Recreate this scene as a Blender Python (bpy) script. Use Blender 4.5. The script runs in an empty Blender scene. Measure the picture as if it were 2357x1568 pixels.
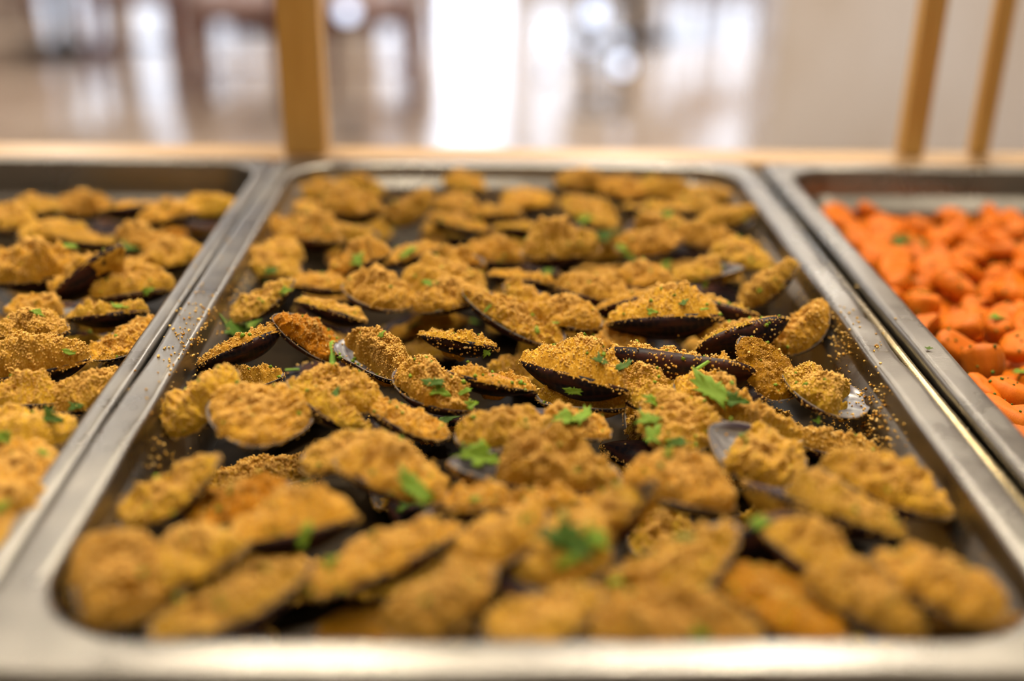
import bpy, bmesh, math, random
import numpy as np
from mathutils import Vector, Matrix
random.seed(7); rng = np.random.default_rng(7)
R = math.radians
C = bpy.context.scene.collection
MM = 0.001
RIM = 0.90                       # height of the pan rims above the floor (m)

# ------------------------------------------------------------------ camera
F_PX, PITCH, YAW, ROLL = 2594.4, 0.41619, 0.02475, 0.01584
CAM = Vector((-18.34*MM, -238.2*MM, RIM + 202.13*MM))
fw = Vector((math.sin(YAW)*math.cos(PITCH), math.cos(YAW)*math.cos(PITCH), -math.sin(PITCH)))
r0 = fw.cross(Vector((0, 0, 1))).normalized(); u0 = r0.cross(fw)
cr = r0*math.cos(ROLL) + u0*math.sin(ROLL); cu = -r0*math.sin(ROLL) + u0*math.cos(ROLL)
cam = bpy.data.cameras.new('camera'); co = bpy.data.objects.new('camera', cam); C.objects.link(co)
co.matrix_world = Matrix(((cr.x, cu.x, -fw.x, CAM.x), (cr.y, cu.y, -fw.y, CAM.y), (cr.z, cu.z, -fw.z, CAM.z), (0, 0, 0, 1)))
cam.sensor_width = 36; cam.lens = F_PX/2357*36; cam.clip_start = 0.01
cam.dof.use_dof = True; cam.dof.focus_distance = 0.492; cam.dof.aperture_fstop = 2.4
bpy.context.scene.camera = co

# ------------------------------------------------------------------ world, lights, exposure
sc = bpy.context.scene
sc.view_settings.view_transform = 'Standard'; sc.view_settings.look = 'None'
sc.view_settings.exposure = -0.18; sc.view_settings.gamma = 1.0; sc.view_settings.use_curve_mapping = False
w = bpy.data.worlds.new('world'); sc.world = w; w.use_nodes = True
w.node_tree.nodes['Background'].inputs[0].default_value = (0.75, 0.85, 1.0, 1); w.node_tree.nodes['Background'].inputs[1].default_value = 0.4
def area(name, loc, size, power, col, rot=(0, 0, 0), shape='DISK', sy=None):
    l = bpy.data.lights.new(name, 'AREA'); l.shape = shape; l.size = size; l.energy = power; l.color = col
    if sy: l.size_y = sy
    o = bpy.data.objects.new(name, l); C.objects.link(o); o.location = loc; o.rotation_euler = rot
    return o
WARM = (1.0, 0.86, 0.66); NEUT = (1.0, 0.93, 0.84)
# ceiling lights of the hall (power here, housings are built with the ceiling)
LAMPS = [(-1.3, 0.9), (0.9, 1.3), (-0.35, -0.6), (1.4, -0.5), (-2.6, 3.2), (1.05, 2.75), (3.4, 3.0), (-2.6, 6.4), (0.8, 6.6), (3.6, 6.4)]
for k, (x, y) in enumerate(LAMPS):
    area('ceiling_lamp_light', (x, y, 2.93), 0.34, 14 if k < 4 else (30 if k < 7 else 75), WARM if k < 4 else NEUT)
area('counter_lamp_light', (-0.30, 0.80, 2.3), 0.20, 24, WARM)      # spot row over the buffet
area('counter_lamp_light', (0.35, 0.75, 2.3), 0.20, 24, WARM)
area('ceiling_panel_light', (-0.2, -0.1, 2.92), 1.2, 5, NEUT, shape='RECTANGLE', sy=0.6)

# ------------------------------------------------------------------ helpers
def ray(px, py):
    d = fw + cr*((px - 1178.5)/F_PX) - cu*((py - 784)/F_PX)
    return d.normalized()
def at(px, py, z):               # point where the sight line through a pixel meets height z (metres above the floor)
    d = ray(px, py); return CAM + d*((z - CAM.z)/d.z)
def tag(o, label=None, cat=None, group=None, kind=None):
    if label: o['label'] = label
    if cat: o['category'] = cat
    if group: o['group'] = group
    if kind: o['kind'] = kind
    return o
def empty(name, loc=(0, 0, 0), rz=0):
    o = bpy.data.objects.new(name, None); C.objects.link(o); o.location = loc; o.rotation_euler = (0, 0, rz); o.empty_display_size = .02
    return o
def link(name, me, parent=None):
    o = bpy.data.objects.new(name, me); C.objects.link(o)
    if parent: o.parent = parent
    return o
def mesh_np(name, v, f, mats, smooth=True, fm=None, uv=None):
    me = bpy.data.meshes.new(name); me.from_pydata([tuple(p) for p in v], [], [tuple(q) for q in f])
    for m in (mats if isinstance(mats, (list, tuple)) else [mats]): me.materials.append(m)
    if fm is not None: me.polygons.foreach_set('material_index', np.asarray(fm, dtype=np.int32))
    if smooth: me.polygons.foreach_set('use_smooth', np.ones(len(me.polygons), dtype=bool))
    if uv is not None:
        l = me.uv_layers.new(name='uv'); idx = np.empty(len(me.loops), dtype=np.int32); me.loops.foreach_get('vertex_index', idx)
        l.data.foreach_set('uv', np.asarray(uv, dtype=np.float32)[idx].ravel())
    me.update(); return me
def bm_obj(name, bm, mat, parent=None, smooth=False, bevel=0):
    if bevel: bmesh.ops.bevel(bm, geom=bm.edges[:], offset=bevel, segments=2, affect='EDGES', clamp_overlap=True)
    me = bpy.data.meshes.new(name); bm.to_mesh(me); bm.free(); me.materials.append(mat)
    if smooth:
        for p in me.polygons: p.use_smooth = True
    return link(name, me, parent)
def box(bm, x0, x1, y0, y1, z0, z1):
    r = bmesh.ops.create_cube(bm, size=1.0)
    for v in r['verts']:
        v.co = Vector(((x0+x1)/2 + v.co.x*(x1-x0), (y0+y1)/2 + v.co.y*(y1-y0), (z0+z1)/2 + v.co.z*(z1-z0)))
    return r['verts']
def boxo(name, dims, mat, parent=None, bevel=0):
    bm = bmesh.new(); box(bm, *dims); return bm_obj(name, bm, mat, parent, bevel=bevel)
def rod(bm, a, b, ra, rb=None, n=12):
    a = Vector(a); b = Vector(b); d = b - a
    r = bmesh.ops.create_cone(bm, cap_ends=True, segments=n, radius1=ra, radius2=rb if rb is not None else ra, depth=d.length)
    M = Matrix.Translation((a+b)/2) @ d.to_track_quat('Z', 'Y').to_matrix().to_4x4()
    for v in r['verts']: v.co = M @ v.co
    return r['verts']
def lathe(bm, prof, n=28, cx=0, cy=0):
    rings = []
    for (rr, z) in prof: rings.append([bm.verts.new((cx + rr*math.cos(2*math.pi*k/n), cy + rr*math.sin(2*math.pi*k/n), z)) for k in range(n)])
    for a, b in zip(rings, rings[1:]):
        for k in range(n): bm.faces.new((a[k], a[(k+1) % n], b[(k+1) % n], b[k]))
    bm.faces.new(rings[0][::-1]); bm.faces.new(rings[-1])
# numpy value noise
LAT = rng.random((64, 64, 64)).astype(np.float64)
def noise(p):
    p = np.asarray(p); i = np.floor(p).astype(int); f = p - i; f = f*f*(3-2*f)
    out = 0
    for dx in (0, 1):
        for dy in (0, 1):
            for dz in (0, 1):
                wgt = (f[:, 0] if dx else 1-f[:, 0])*(f[:, 1] if dy else 1-f[:, 1])*(f[:, 2] if dz else 1-f[:, 2])
                out = out + wgt*LAT[(i[:, 0]+dx) % 64, (i[:, 1]+dy) % 64, (i[:, 2]+dz) % 64]
    return out*2-1

# ------------------------------------------------------------------ materials
def mat(name, col=(.5, .5, .5), rough=.5, metal=0, **kw):
    m = bpy.data.materials.new(name); m.use_nodes = True; b = m.node_tree.nodes['Principled BSDF']
    b.inputs['Base Color'].default_value = (*col, 1); b.inputs['Roughness'].default_value = rough; b.inputs['Metallic'].default_value = metal
    for k, v in kw.items(): b.inputs[k.replace('_', ' ')].default_value = v
    return m, m.node_tree, b
def nd(nt, t, **kw):
    n = nt.nodes.new(t)
    for k, v in kw.items():
        if k in ('operation', 'blend_type', 'data_type', 'feature', 'wave_type', 'bands_direction', 'attribute_name', 'noise_dimensions'): setattr(n, k, v)
        else: n.inputs[k].default_value = v
    return n
def ramp(nt, fac, stops):
    r = nt.nodes.new('ShaderNodeValToRGB'); e = r.color_ramp.elements
    while len(e) < len(stops): e.new(.5)
    for q, (p, c) in zip(e, stops): q.position = p; q.color = (*c, 1) if len(c) == 3 else c
    nt.links.new(fac, r.inputs[0]); return r.outputs[0]
def mix(nt, fac, a, b, blend='MIX'):
    n = nt.nodes.new('ShaderNodeMix'); n.data_type = 'RGBA'; n.blend_type = blend
    for s, i in ((fac, 0), (a, 6), (b, 7)):
        if hasattr(s, 'links'): nt.links.new(s, n.inputs[i])
        else: n.inputs[i].default_value = s if i == 0 else (*s, 1)
    return n.outputs[2]
def coords(nt, kind='Object', scale=(1, 1, 1), seed=False):
    tc = nt.nodes.new('ShaderNodeTexCoord'); mp = nt.nodes.new('ShaderNodeMapping'); mp.inputs['Scale'].default_value = scale
    nt.links.new(tc.outputs[kind], mp.inputs[0]); out = mp.outputs[0]
    if seed:
        oi = nt.nodes.new('ShaderNodeObjectInfo'); ml = nd(nt, 'ShaderNodeMath', operation='MULTIPLY'); ml.inputs[1].default_value = 37.0
        nt.links.new(oi.outputs['Random'], ml.inputs[0])
        cb = nt.nodes.new('ShaderNodeCombineXYZ'); [nt.links.new(ml.outputs[0], cb.inputs[k]) for k in (0, 1)]
        va = nd(nt, 'ShaderNodeVectorMath', operation='ADD'); nt.links.new(out, va.inputs[0]); nt.links.new(cb.outputs[0], va.inputs[1]); out = va.outputs[0]
    return out
def ntex(nt, vec, scale, detail=3, rough=.5):
    n = nd(nt, 'ShaderNodeTexNoise', Scale=scale, Detail=detail, Roughness=rough); nt.links.new(vec, n.inputs['Vector']); return n.outputs['Fac']
def bump(nt, b, h, strength=.3, dist=.001):
    n = nd(nt, 'ShaderNodeBump', Strength=strength, Distance=dist); nt.links.new(h, n.inputs['Height']); nt.links.new(n.outputs[0], b.inputs['Normal'])
M = {}
def crumb_mat(name, pale, gold, brown, rough, oily):
    m, nt, b = mat(name, gold, rough, Specular_IOR_Level=.14)
    v = coords(nt, 'Object', seed=True)
    big = ntex(nt, v, 75, 3, .55); fine = ntex(nt, v, 900, 2, .6); mid = ntex(nt, v, 240, 2, .6)
    c1 = ramp(nt, big, [(.32+oily, pale), (.47+oily, gold), (.62+oily, (gold[0]*.8, gold[1]*.66, gold[2]*.45)), (.74, brown)])
    oil = ntex(nt, v, 34, 2, .5); c1 = mix(nt, ramp(nt, oil, [(.50, (0, 0, 0)), (.62, (.8, .8, .8))]), c1, (gold[0]*.72, gold[1]*.60, gold[2]*.25))
    c2 = mix(nt, ramp(nt, fine, [(.35, (0, 0, 0)), (.72, (1, 1, 1))]), c1, pale)
    c2m = mix(nt, .42, c1, c2)
    c3 = mix(nt, ramp(nt, mid, [(.66, (0, 0, 0)), (.80, (.7, .7, .7))]), c2m, brown)
    sp = ntex(nt, v, 130, 2, .5); c3 = mix(nt, ramp(nt, sp, [(.70, (0, 0, 0)), (.745, (1, 1, 1))]), c3, (.035, .032, .012))
    oi = nt.nodes.new('ShaderNodeObjectInfo')
    hs = nd(nt, 'ShaderNodeHueSaturation', Saturation=1.06); nt.links.new(c3, hs.inputs['Color'])
    mr = nd(nt, 'ShaderNodeMapRange'); mr.inputs[3].default_value = .72; mr.inputs[4].default_value = 1.22; nt.links.new(oi.outputs['Random'], mr.inputs[0]); nt.links.new(mr.outputs[0], hs.inputs['Value'])
    m7 = nd(nt, 'ShaderNodeMath', operation='MULTIPLY'); m7.inputs[1].default_value = 7.31; nt.links.new(oi.outputs['Random'], m7.inputs[0]); fr_ = nd(nt, 'ShaderNodeMath', operation='FRACT'); nt.links.new(m7.outputs[0], fr_.inputs[0])
    mh = nd(nt, 'ShaderNodeMapRange'); mh.inputs[3].default_value = .491; mh.inputs[4].default_value = .510; nt.links.new(fr_.outputs[0], mh.inputs[0]); nt.links.new(mh.outputs[0], hs.inputs['Hue'])
    nt.links.new(hs.outputs[0], b.inputs['Base Color'])
    b.inputs['Subsurface Weight'].default_value = .12; b.inputs['Subsurface Radius'].default_value = (1.0, .5, .2); b.inputs['Subsurface Scale'].default_value = .0015
    bump(nt, b, fine, .6, .0007)
    return m
M['crumb'] = crumb_mat('toasted_crumbs', (.78, .52, .16), (.58, .325, .030), (.22, .095, .006), .62, 0)
M['crumb_dark'] = crumb_mat('oily_crumbs', (.50, .26, .03), (.42, .18, .008), (.20, .075, .004), .42, -.06)
m, nt, b = mat('grain', (.74, .46, .15), .6, Specular_IOR_Level=.15); v = coords(nt); c = ntex(nt, v, 420, 1)
nt.links.new(ramp(nt, c, [(.34, (.88, .62, .23)), (.52, (.72, .42, .08)), (.64, (.36, .155, .012))]), b.inputs['Base Color']); M['grain'] = m
# mussel shell, outside and inside; the uv carries (length, width) over the shell
m, nt, b = mat('shell_outside', (.012, .009, .014), .42, Specular_IOR_Level=.12)
v = coords(nt, 'UV', (1, 1, 1)); n = ntex(nt, v, 3, 3); wv = nd(nt, 'ShaderNodeTexWave', Scale=5.0, Distortion=3.5, Detail=2.0); wv.inputs['Detail Scale'].default_value = 2
nt.links.new(v, wv.inputs['Vector'])
br = mix(nt, ramp(nt, n, [(.45, (0, 0, 0)), (.72, (1, 1, 1))]), (.008, .007, .012), (.075, .022, .010))
nt.links.new(mix(nt, ramp(nt, wv.outputs['Fac'], [(.6, (0, 0, 0)), (1, (.5, .5, .5))]), br, (.035, .018, .012)), b.inputs['Base Color'])
bump(nt, b, wv.outputs['Fac'], .12, .0004); M['shell_out'] = m
m, nt, b = mat('shell_inside', (.3, .32, .36), .28)
v = coords(nt, 'UV'); n = ntex(nt, v, 4, 2); sx = nt.nodes.new('ShaderNodeSeparateXYZ'); nt.links.new(v, sx.inputs[0])
ab = nd(nt, 'ShaderNodeMath', operation='ABSOLUTE'); nt.links.new(sx.outputs[1], ab.inputs[0])
base = ramp(nt, n, [(.3, (.07, .06, .075)), (.5, (.17, .17, .19)), (.7, (.34, .36, .37))])
nt.links.new(mix(nt, ramp(nt, ab.outputs[0], [(.72, (0, 0, 0)), (.93, (1, 1, 1))]), base, (.045, .03, .05)), b.inputs['Base Color']); M['shell_in'] = m
m, nt, b = mat('shell_edge', (.11, .085, .065), .5); M['shell_edge'] = m
m, nt, b = mat('mussel_meat', (.55, .22, .03), .35, Specular_IOR_Level=.3); v = coords(nt, seed=True); n = ntex(nt, v, 110, 2)
nt.links.new(ramp(nt, n, [(.3, (.60, .30, .03)), (.5, (.52, .18, .012)), (.60, (.04, .038, .02))]), b.inputs['Base Color']); b.inputs['Subsurface Weight'].default_value = .2; b.inputs['Subsurface Scale'].default_value = .002
bump(nt, b, ntex(nt, v, 300, 2), .4, .001); M['meat'] = m
def leaf_mat(name, a, c):
    m, nt, b = mat(name, a, .5, Specular_IOR_Level=.2); v = coords(nt, seed=True); n = ntex(nt, v, 160, 3)
    nt.links.new(ramp(nt, n, [(.3, a), (.7, c)]), b.inputs['Base Color']); b.inputs['Subsurface Weight'].default_value = .15; b.inputs['Subsurface Scale'].default_value = .001
    bump(nt, b, ntex(nt, v, 500, 2), .3, .0004); return m
M['leaf'] = leaf_mat('parsley_leaf', (.085, .16, .005), (.19, .31, .018)); M['leaf_dark'] = leaf_mat('parsley_dark', (.03, .075, .004), (.075, .15, .01)); M['stem'] = leaf_mat('parsley_stem', (.20, .42, .05), (.32, .56, .09))
m, nt, b = mat('broth', (.014, .008, .002), .45, Specular_IOR_Level=.15); M['broth'] = m  # near-black colour that stands in for the shade below the mussels
# carrots
m, nt, b = mat('carrot', (.80, .17, .01), .45, Specular_IOR_Level=.18); v = coords(nt, seed=True); n = ntex(nt, v, 55, 3)
c = ramp(nt, n, [(.3, (.42, .072, .001)), (.5, (.60, .135, .002)), (.72, (.68, .225, .006))])
oi = nt.nodes.new('ShaderNodeObjectInfo'); hs = nd(nt, 'ShaderNodeHueSaturation'); nt.links.new(c, hs.inputs['Color']); mr = nd(nt, 'ShaderNodeMapRange'); mr.inputs[3].default_value = .8; mr.inputs[4].default_value = 1.1; nt.links.new(oi.outputs['Random'], mr.inputs[0]); nt.links.new(mr.outputs[0], hs.inputs['Value'])
nt.links.new(hs.outputs[0], b.inputs['Base Color']); b.inputs['Subsurface Weight'].default_value = .06; b.inputs['Subsurface Scale'].default_value = .002; b.inputs['Subsurface Radius'].default_value = (1, .3, .05)
bump(nt, b, ntex(nt, v, 260, 2), .2, .0006); M['carrot'] = m
# brushed steel
def steel(name, col, rough, sc=(30, 400, 30)):
    m, nt, b = mat(name, col, rough, 1.0)
    v = coords(nt, 'Object', sc); n = ntex(nt, v, 6, 3, .6); v2 = coords(nt, 'Object'); n2 = ntex(nt, v2, 26, 4, .6); n3 = ntex(nt, v2, 9, 2)
    nt.links.new(ramp(nt, n2, [(.3, tuple(x*.80 for x in col)), (.7, col)]), b.inputs['Base Color'])
    mr = nd(nt, 'ShaderNodeMapRange'); mr.inputs[1].default_value = .3; mr.inputs[2].default_value = .7; mr.inputs[3].default_value = rough*.75; mr.inputs[4].default_value = rough*1.35
    nt.links.new(n2, mr.inputs[0]); nt.links.new(mr.outputs[0], b.inputs['Roughness'])
    ad = nd(nt, 'ShaderNodeMath', operation='ADD'); ml = nd(nt, 'ShaderNodeMath', operation='MULTIPLY'); ml.inputs[1].default_value = 5.0
    nt.links.new(n3, ml.inputs[0]); nt.links.new(ml.outputs[0], ad.inputs[0]); nt.links.new(n, ad.inputs[1])
    bump(nt, b, ad.outputs[0], .25, .0006); return m
M['steel'] = steel('pan_steel', (.30, .287, .262), .30); M['steel_bar'] = steel('bar_steel', (.34, .28, .17), .25); M['steel_dark'] = steel('well_steel', (.35, .33, .30), .4)
def wood(name, a, c, rough=.45, sc=(2, 2, 30)):
    m, nt, b = mat(name, a, rough); v = coords(nt, 'Object', sc); n = ntex(nt, v, 4, 4, .6)
    nt.links.new(ramp(nt, n, [(.3, a), (.7, c)]), b.inputs['Base Color']); bump(nt, b, n, .15, .002); return m
M['ledge'] = wood('beech_ledge', (.34, .22, .115), (.42, .28, .15), .4, (3, 30, 30)); M['post'] = wood('oiled_post', (.47, .27, .06), (.60, .37, .11), .45, (30, 30, 3))
M['chair'] = wood('mahogany', (.11, .028, .014), (.19, .055, .026), .35, (20, 20, 3)); M['cushion'] = mat('cushion', (.52, .38, .36), .8)[0]
M['black'] = mat('black_metal', (.03, .03, .035), .4, .6)[0]; M['chrome'] = mat('chrome', (.85, .87, .9), .06, 1.0)[0]
M['cloth'] = mat('table_linen', (.72, .68, .68), .85)[0]; M['white_wood'] = mat('painted_panel', (.66, .60, .54), .5)[0]

# ------------------------------------------------------------------ the hall
def struct(name, dims, m): o = boxo(name, dims, m); o['kind'] = 'structure'; return o
# polished tile floor: a slab with each visible tile a piece
m, nt, b = mat('tile_marble', (.55, .45, .36), .10); v = coords(nt, 'Object', seed=True); n = ntex(nt, v, 2.2, 5, .6)
nt.links.new(ramp(nt, n, [(.3, (.40, .30, .22)), (.55, (.56, .45, .36)), (.75, (.66, .57, .48))]), b.inputs['Base Color'])
b.inputs['Roughness'].default_value = .13; bump(nt, b, ntex(nt, v, 5, 2), .08, .004); M['tile'] = m
M['grout'] = mat('grout', (.34, .28, .23), .7)[0]; M['plaster'] = mat('warm_plaster', (.62, .52, .43), .8)[0]; M['ceil'] = mat('ceiling_paint', (.60, .56, .50), .8)[0]
floor = struct('floor', (-6, 6, -3, 11.2, -.06, -.004), M['grout'])
tb = bmesh.new(); box(tb, -.298, .298, -.298, .298, -.0045, 0.0); bmesh.ops.bevel(tb, geom=[e for e in tb.edges if all(v.co.z > -.001 for v in e.verts)], offset=.002, segments=1, affect='EDGES')
tme = bpy.data.meshes.new('tile'); tb.to_mesh(tme); tb.free(); tme.materials.append(M['tile'])
for i in range(12):
    for j in range(14):
        o = link('tile', tme, floor); o.location = (-3.0 + .6*i + .3, 2.7 + .6*j + .3, 0)
rest = bmesh.new()
for (a, b_, c_, d) in ((-6, 6, -3, 2.7), (-6, -3.0, 2.7, 11.1), (4.2, 6, 2.7, 11.1)): box(rest, a, b_, c_, d, -.0045, 0)
bm_obj('outer_paving', rest, M['tile'], floor)['kind'] = 'stuff'
struct('ceiling', (-6, 6, -3, 11.2, 3.0, 3.1), M['ceil'])
struct('wall_left', (-6.1, -6, -3, 11.2, 0, 3.0), M['plaster']); struct('wall_right', (6, 6.1, -3, 11.2, 0, 3.0), M['plaster']); struct('wall_near', (-6.1, 6.1, -3.1, -3, 0, 3.0), M['plaster'])
# far wall with glazed openings: (x0, x1, z0, z1, radiance)
OPEN = [(-4.35, -3.70, .2, 2.4, 3.2), (-3.45, -3.0, .2, 2.4, 3.4), (-2.75, -2.25, .2, 2.4, 2.6), (-1.15, -.80, .2, 2.4, 3.4), (-.60, .20, .05, 2.4, 7.0), (.34, .86, .3, 2.4, 2.8), (1.0, 1.25, .3, 2.4, 2.2), (1.62, 2.62, .2, 2.4, 2.9), (3.6, 4.3, .2, 2.3, 1.6)]
wf = bmesh.new(); xs = [-6.1] + [q for o in OPEN for q in o[:2]] + [6.1]
for i in range(0, len(xs), 2): box(wf, xs[i], xs[i+1], 11.0, 11.2, 0, 3.0)
for o in OPEN: box(wf, o[0], o[1], 11.0, 11.2, 0, o[2]); box(wf, o[0], o[1], 11.0, 11.2, o[3], 3.0)
bm_obj('wall_far', wf, M['plaster'])['kind'] = 'structure'
M['frame'] = mat('white_frame', (.6, .6, .62), .5)[0]
for k, (x0, x1, z0, z1, e) in enumerate(OPEN):
    fr = bmesh.new(); t = .03
    for d in ((x0, x0+t), (x1-t, x1)): box(fr, d[0], d[1], 11.04, 11.1, z0, z1)
    for d in ((z0, z0+t), (z1-t, z1), ((z0+z1)*.62, (z0+z1)*.62+t)): box(fr, x0+t, x1-t, 11.045, 11.095, d[0], d[1])
    fo = bm_obj('window_%d' % (k+1), fr, M['frame']); fo['kind'] = 'structure'
    mm, nt, b = mat('daylit_pane_%d' % k, (.6, .7, .9), .3); b.inputs['Emission Color'].default_value = (.74, .84, 1.0, 1); b.inputs['Emission Strength'].default_value = e
    boxo('pane', (x0+t, x1-t, 11.06, 11.07, z0+t, z1-t), mm, fo)
# marble clad partition on the right
m, nt, b = mat('pale_marble', (.60, .52, .44), .22); v = coords(nt, 'Object', (1.2, 1.2, .5)); n = ntex(nt, v, 1.6, 4, .55)
nt.links.new(ramp(nt, n, [(.32, (.64, .57, .50)), (.5, (.74, .70, .68)), (.68, (.80, .79, .81))]), b.inputs['Base Color']); M['marble'] = m
_d = ray(1772, 200); PX = CAM.x + _d.x*(4.05-CAM.y)/_d.y
pt = struct('wall_partition', (PX, 5.9, 4.05, 4.35, 0, 2.99), M['marble'])
# ceiling lamp housings
lm = bmesh.new(); lathe(lm, [(.19, 0), (.21, .0), (.21, .05), (.185, .05), (.185, .012), (.19, .012)], 32); hm = bpy.data.meshes.new('lamp_ring'); lm.to_mesh(hm); lm.free(); hm.materials.append(M['frame'])

# ------------------------------------------------------------------ chairs and tables in the hall
def make_chair():
    t = empty('dining_chair')
    for sx in (-1, 1):
        for sy in (-1, 1):
            bm = bmesh.new(); rod(bm, (sx*.20, sy*.20, 0), (sx*.185, sy*.185, .43), .020, .030, 10); bm_obj('leg', bm, M['chair'], t, True)
    bm = bmesh.new(); box(bm, -.21, .21, -.21, .21, .40, .44); bm_obj('seat_rail', bm, M['chair'], t, bevel=.005)
    bm = bmesh.new(); box(bm, -.215, .215, -.215, .215, .44, .49); bm_obj('seat', bm, M['cushion'], t, True, .018)
    for sx in (-1, 1):
        bm = bmesh.new(); rod(bm, (sx*.19, .2, .43), (sx*.185, .27, .95), .018, .014, 10); bm_obj('back_post', bm, M['chair'], t, True)
    for z in (.62, .76, .90):
        bm = bmesh.new(); box(bm, -.18, .18, .215+(z-.43)*.13, .235+(z-.43)*.13, z-.03, z+.03); bm_obj('back_slat', bm, M['chair'], t, bevel=.004)
    bm = bmesh.new()
    for s in (-1, 1): rod(bm, (s*.19, -.19, .18), (s*.19, .19, .18), .010, n=8)
    rod(bm, (-.19, 0, .18), (.19, 0, .18), .010, n=8); bm_obj('stretcher', bm, M['chair'], t, True)
    return t
def copy_tree(o, parent=None):
    c = o.copy(); C.objects.link(c); c.parent = parent
    for ch in o.children: copy_tree(ch, c)
    return c
CH = [(340, 190, 4, 'leftmost blurred red-brown wooden chair on the polished floor'), (575, 250, 182, 'blurred dark wooden chair just left of the thick wooden post'),
      (850, 255, 178, 'blurred red-brown wooden chair just right of the thick wooden post'), (905, 95, 30, 'small blurred chair beyond, left of the bright floor reflection'),
      (60, 60, 80, 'far blurred wooden chair at the left edge of the picture'), (470, 90, 200, 'far blurred wooden chair behind the two chairs on the left'),
      (1640, 75, 20, 'blurred brown chair right of the round glints'), (180, 10, 140, 'far blurred chair standing behind the leftmost chair')]
proto = make_chair()
for i, (px, py, rz, lab) in enumerate(CH):
    o = proto if i == 0 else copy_tree(proto); p = at(px, py, 0); o.location = p; o.rotation_euler = (0, 0, R(rz)); tag(o, lab, 'chair', 'wooden chairs in the dining hall')
def table(px, py, rad, lab, cloth):
    p = at(px, py, 0); t = empty('dining_table', p); tag(t, lab, 'table', 'tables in the dining hall')
    bm = bmesh.new(); lathe(bm, [(.02, 0), (.26, 0), (.26, .02), (.05, .05), (.035, .10), (.035, .68), (.10, .71)], 24); bm_obj('pedestal', bm, M['black'], t, True)
    bm = bmesh.new(); lathe(bm, [(.02, .71), (rad, .71), (rad, .74), (.02, .74)], 40); bm_obj('tabletop', bm, M['chair'], t)
    bm = bmesh.new(); rr = []
    for (f, z, a) in ((1.0, .742, 0), (1.01, .738, 0), (1.03, .60, .01), (1.06, .52, .025)):
        rr.append([bm.verts.new(((rad*f + a*math.sin(9*th))*math.cos(th), (rad*f + a*math.sin(9*th))*math.sin(th), z)) for th in [2*math.pi*k/72 for k in range(72)]])
    bm.faces.new(rr[0]);
    for a, b_ in zip(rr, rr[1:]):
        for k in range(72): bm.faces.new((b_[k], b_[(k+1) % 72], a[(k+1) % 72], a[k]))
    o = bm_obj('tablecloth', bm, M['cloth'], None, True); o.location = p; tag(o, cloth, 'tablecloth')
table(640, 60, .45, 'blurred round table with dark pedestal behind the thick wooden post', 'white cloth hanging on the round table behind the thick post')
table(1450, 90, .40, 'blurred dark pedestal table beyond the round bluish glints', 'pale cloth on the far table near the bluish glints')
table(150, 120, .45, 'blurred round table among the chairs at far left', 'white cloth on the round table at far left')
# low dark trolley added for glints off its chrome castors
t = empty('serving_trolley', at(1400, 140, 0), 0.2); tag(t, 'blurred dark trolley with shiny round castors, added for the glints', 'trolley')
for (x, y) in ((-.16, -.12), (.16, -.12), (-.16, .12), (.16, .12)):
    bm = bmesh.new(); rod(bm, (x, y, .06), (x, y, .34), .012, n=10); bm_obj('upright', bm, M['black'], t, True)
    bm = bmesh.new(); bmesh.ops.create_uvsphere(bm, u_segments=20, v_segments=12, radius=.03, matrix=Matrix.Translation((x, y, .03))); bm_obj('castor', bm, M['chrome'], t, True)
for z in (.12, .32):
    bm = bmesh.new(); box(bm, -.19, .19, -.15, .15, z, z+.015); bm_obj('shelf', bm, M['black'], t, bevel=.004)
for (px, py, z, rr, nm) in ((1368, 28, .40, .042, 'largest and highest of the round bluish glints on the dark trolley'), (1352, 98, .30, .030, 'lower left round bluish glint beside the dark trolley'), (1420, 92, .32, .030, 'lower right round bluish glint on the dark trolley'), (1432, 150, .16, .034, 'white round glint below the dark trolley'), (1262, 88, .2, .036, 'white round glint left of the dark trolley'), (800, 26, .50, .032, 'lavender round glint just right of the thick wooden post')):  # glowing globes added in place of round glints of reflected light
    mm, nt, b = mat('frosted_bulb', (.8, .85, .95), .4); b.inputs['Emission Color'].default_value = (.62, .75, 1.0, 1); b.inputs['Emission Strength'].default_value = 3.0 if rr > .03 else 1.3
    p = at(px, py, z)
    g = empty('candle_lamp', (p.x, p.y, 0)); tag(g, nm, 'lamp', 'glowing globes added as round glints in the hall')
    bm = bmesh.new(); lathe(bm, [(.02, 0), (.05, 0), (.05, .008), (.008, .02), (.006, z-rr), (.012, z-rr*.9)], 16); bm_obj('stand', bm, M['black'], g, True)
    bm = bmesh.new(); bmesh.ops.create_uvsphere(bm, u_segments=24, v_segments=16, radius=rr, matrix=Matrix.Translation((0, 0, z))); bm_obj('globe', bm, mm, g, True)

# ------------------------------------------------------------------ buffet counter, ledge, posts
ct = empty('buffet_counter', (0, 0, 0)); tag(ct, 'buffet counter with pale wooden ledge behind the steel pans', 'counter')
z = RIM
boxo('front_panel', (-1.1, 1.1, -.09, -.07, 0, z-.012), M['steel_dark'], ct); boxo('back_panel', (-1.1, 1.1, .548, .556, 0.0, z-.031), M['white_wood'], ct)
boxo('end_panel', (-1.12, -1.1, -.09, .548, 0, z-.02), M['white_wood'], ct); boxo('end_panel', (1.1, 1.12, -.09, .548, 0, z-.02), M['white_wood'], ct)
boxo('front_edge', (-1.1, 1.1, -.09, -.004, z-.03, z-.012), M['steel_dark'], ct, .002)
boxo('well_floor', (-1.1, 1.1, -.07, .548, z-.16, z-.15), M['steel_dark'], ct)
LY = at(1700, 344, z-.002).y
boxo('ledge', (-1.12, 1.12, .533, LY, z-.03, z-.002), M['ledge'], ct, .0025)
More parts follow.
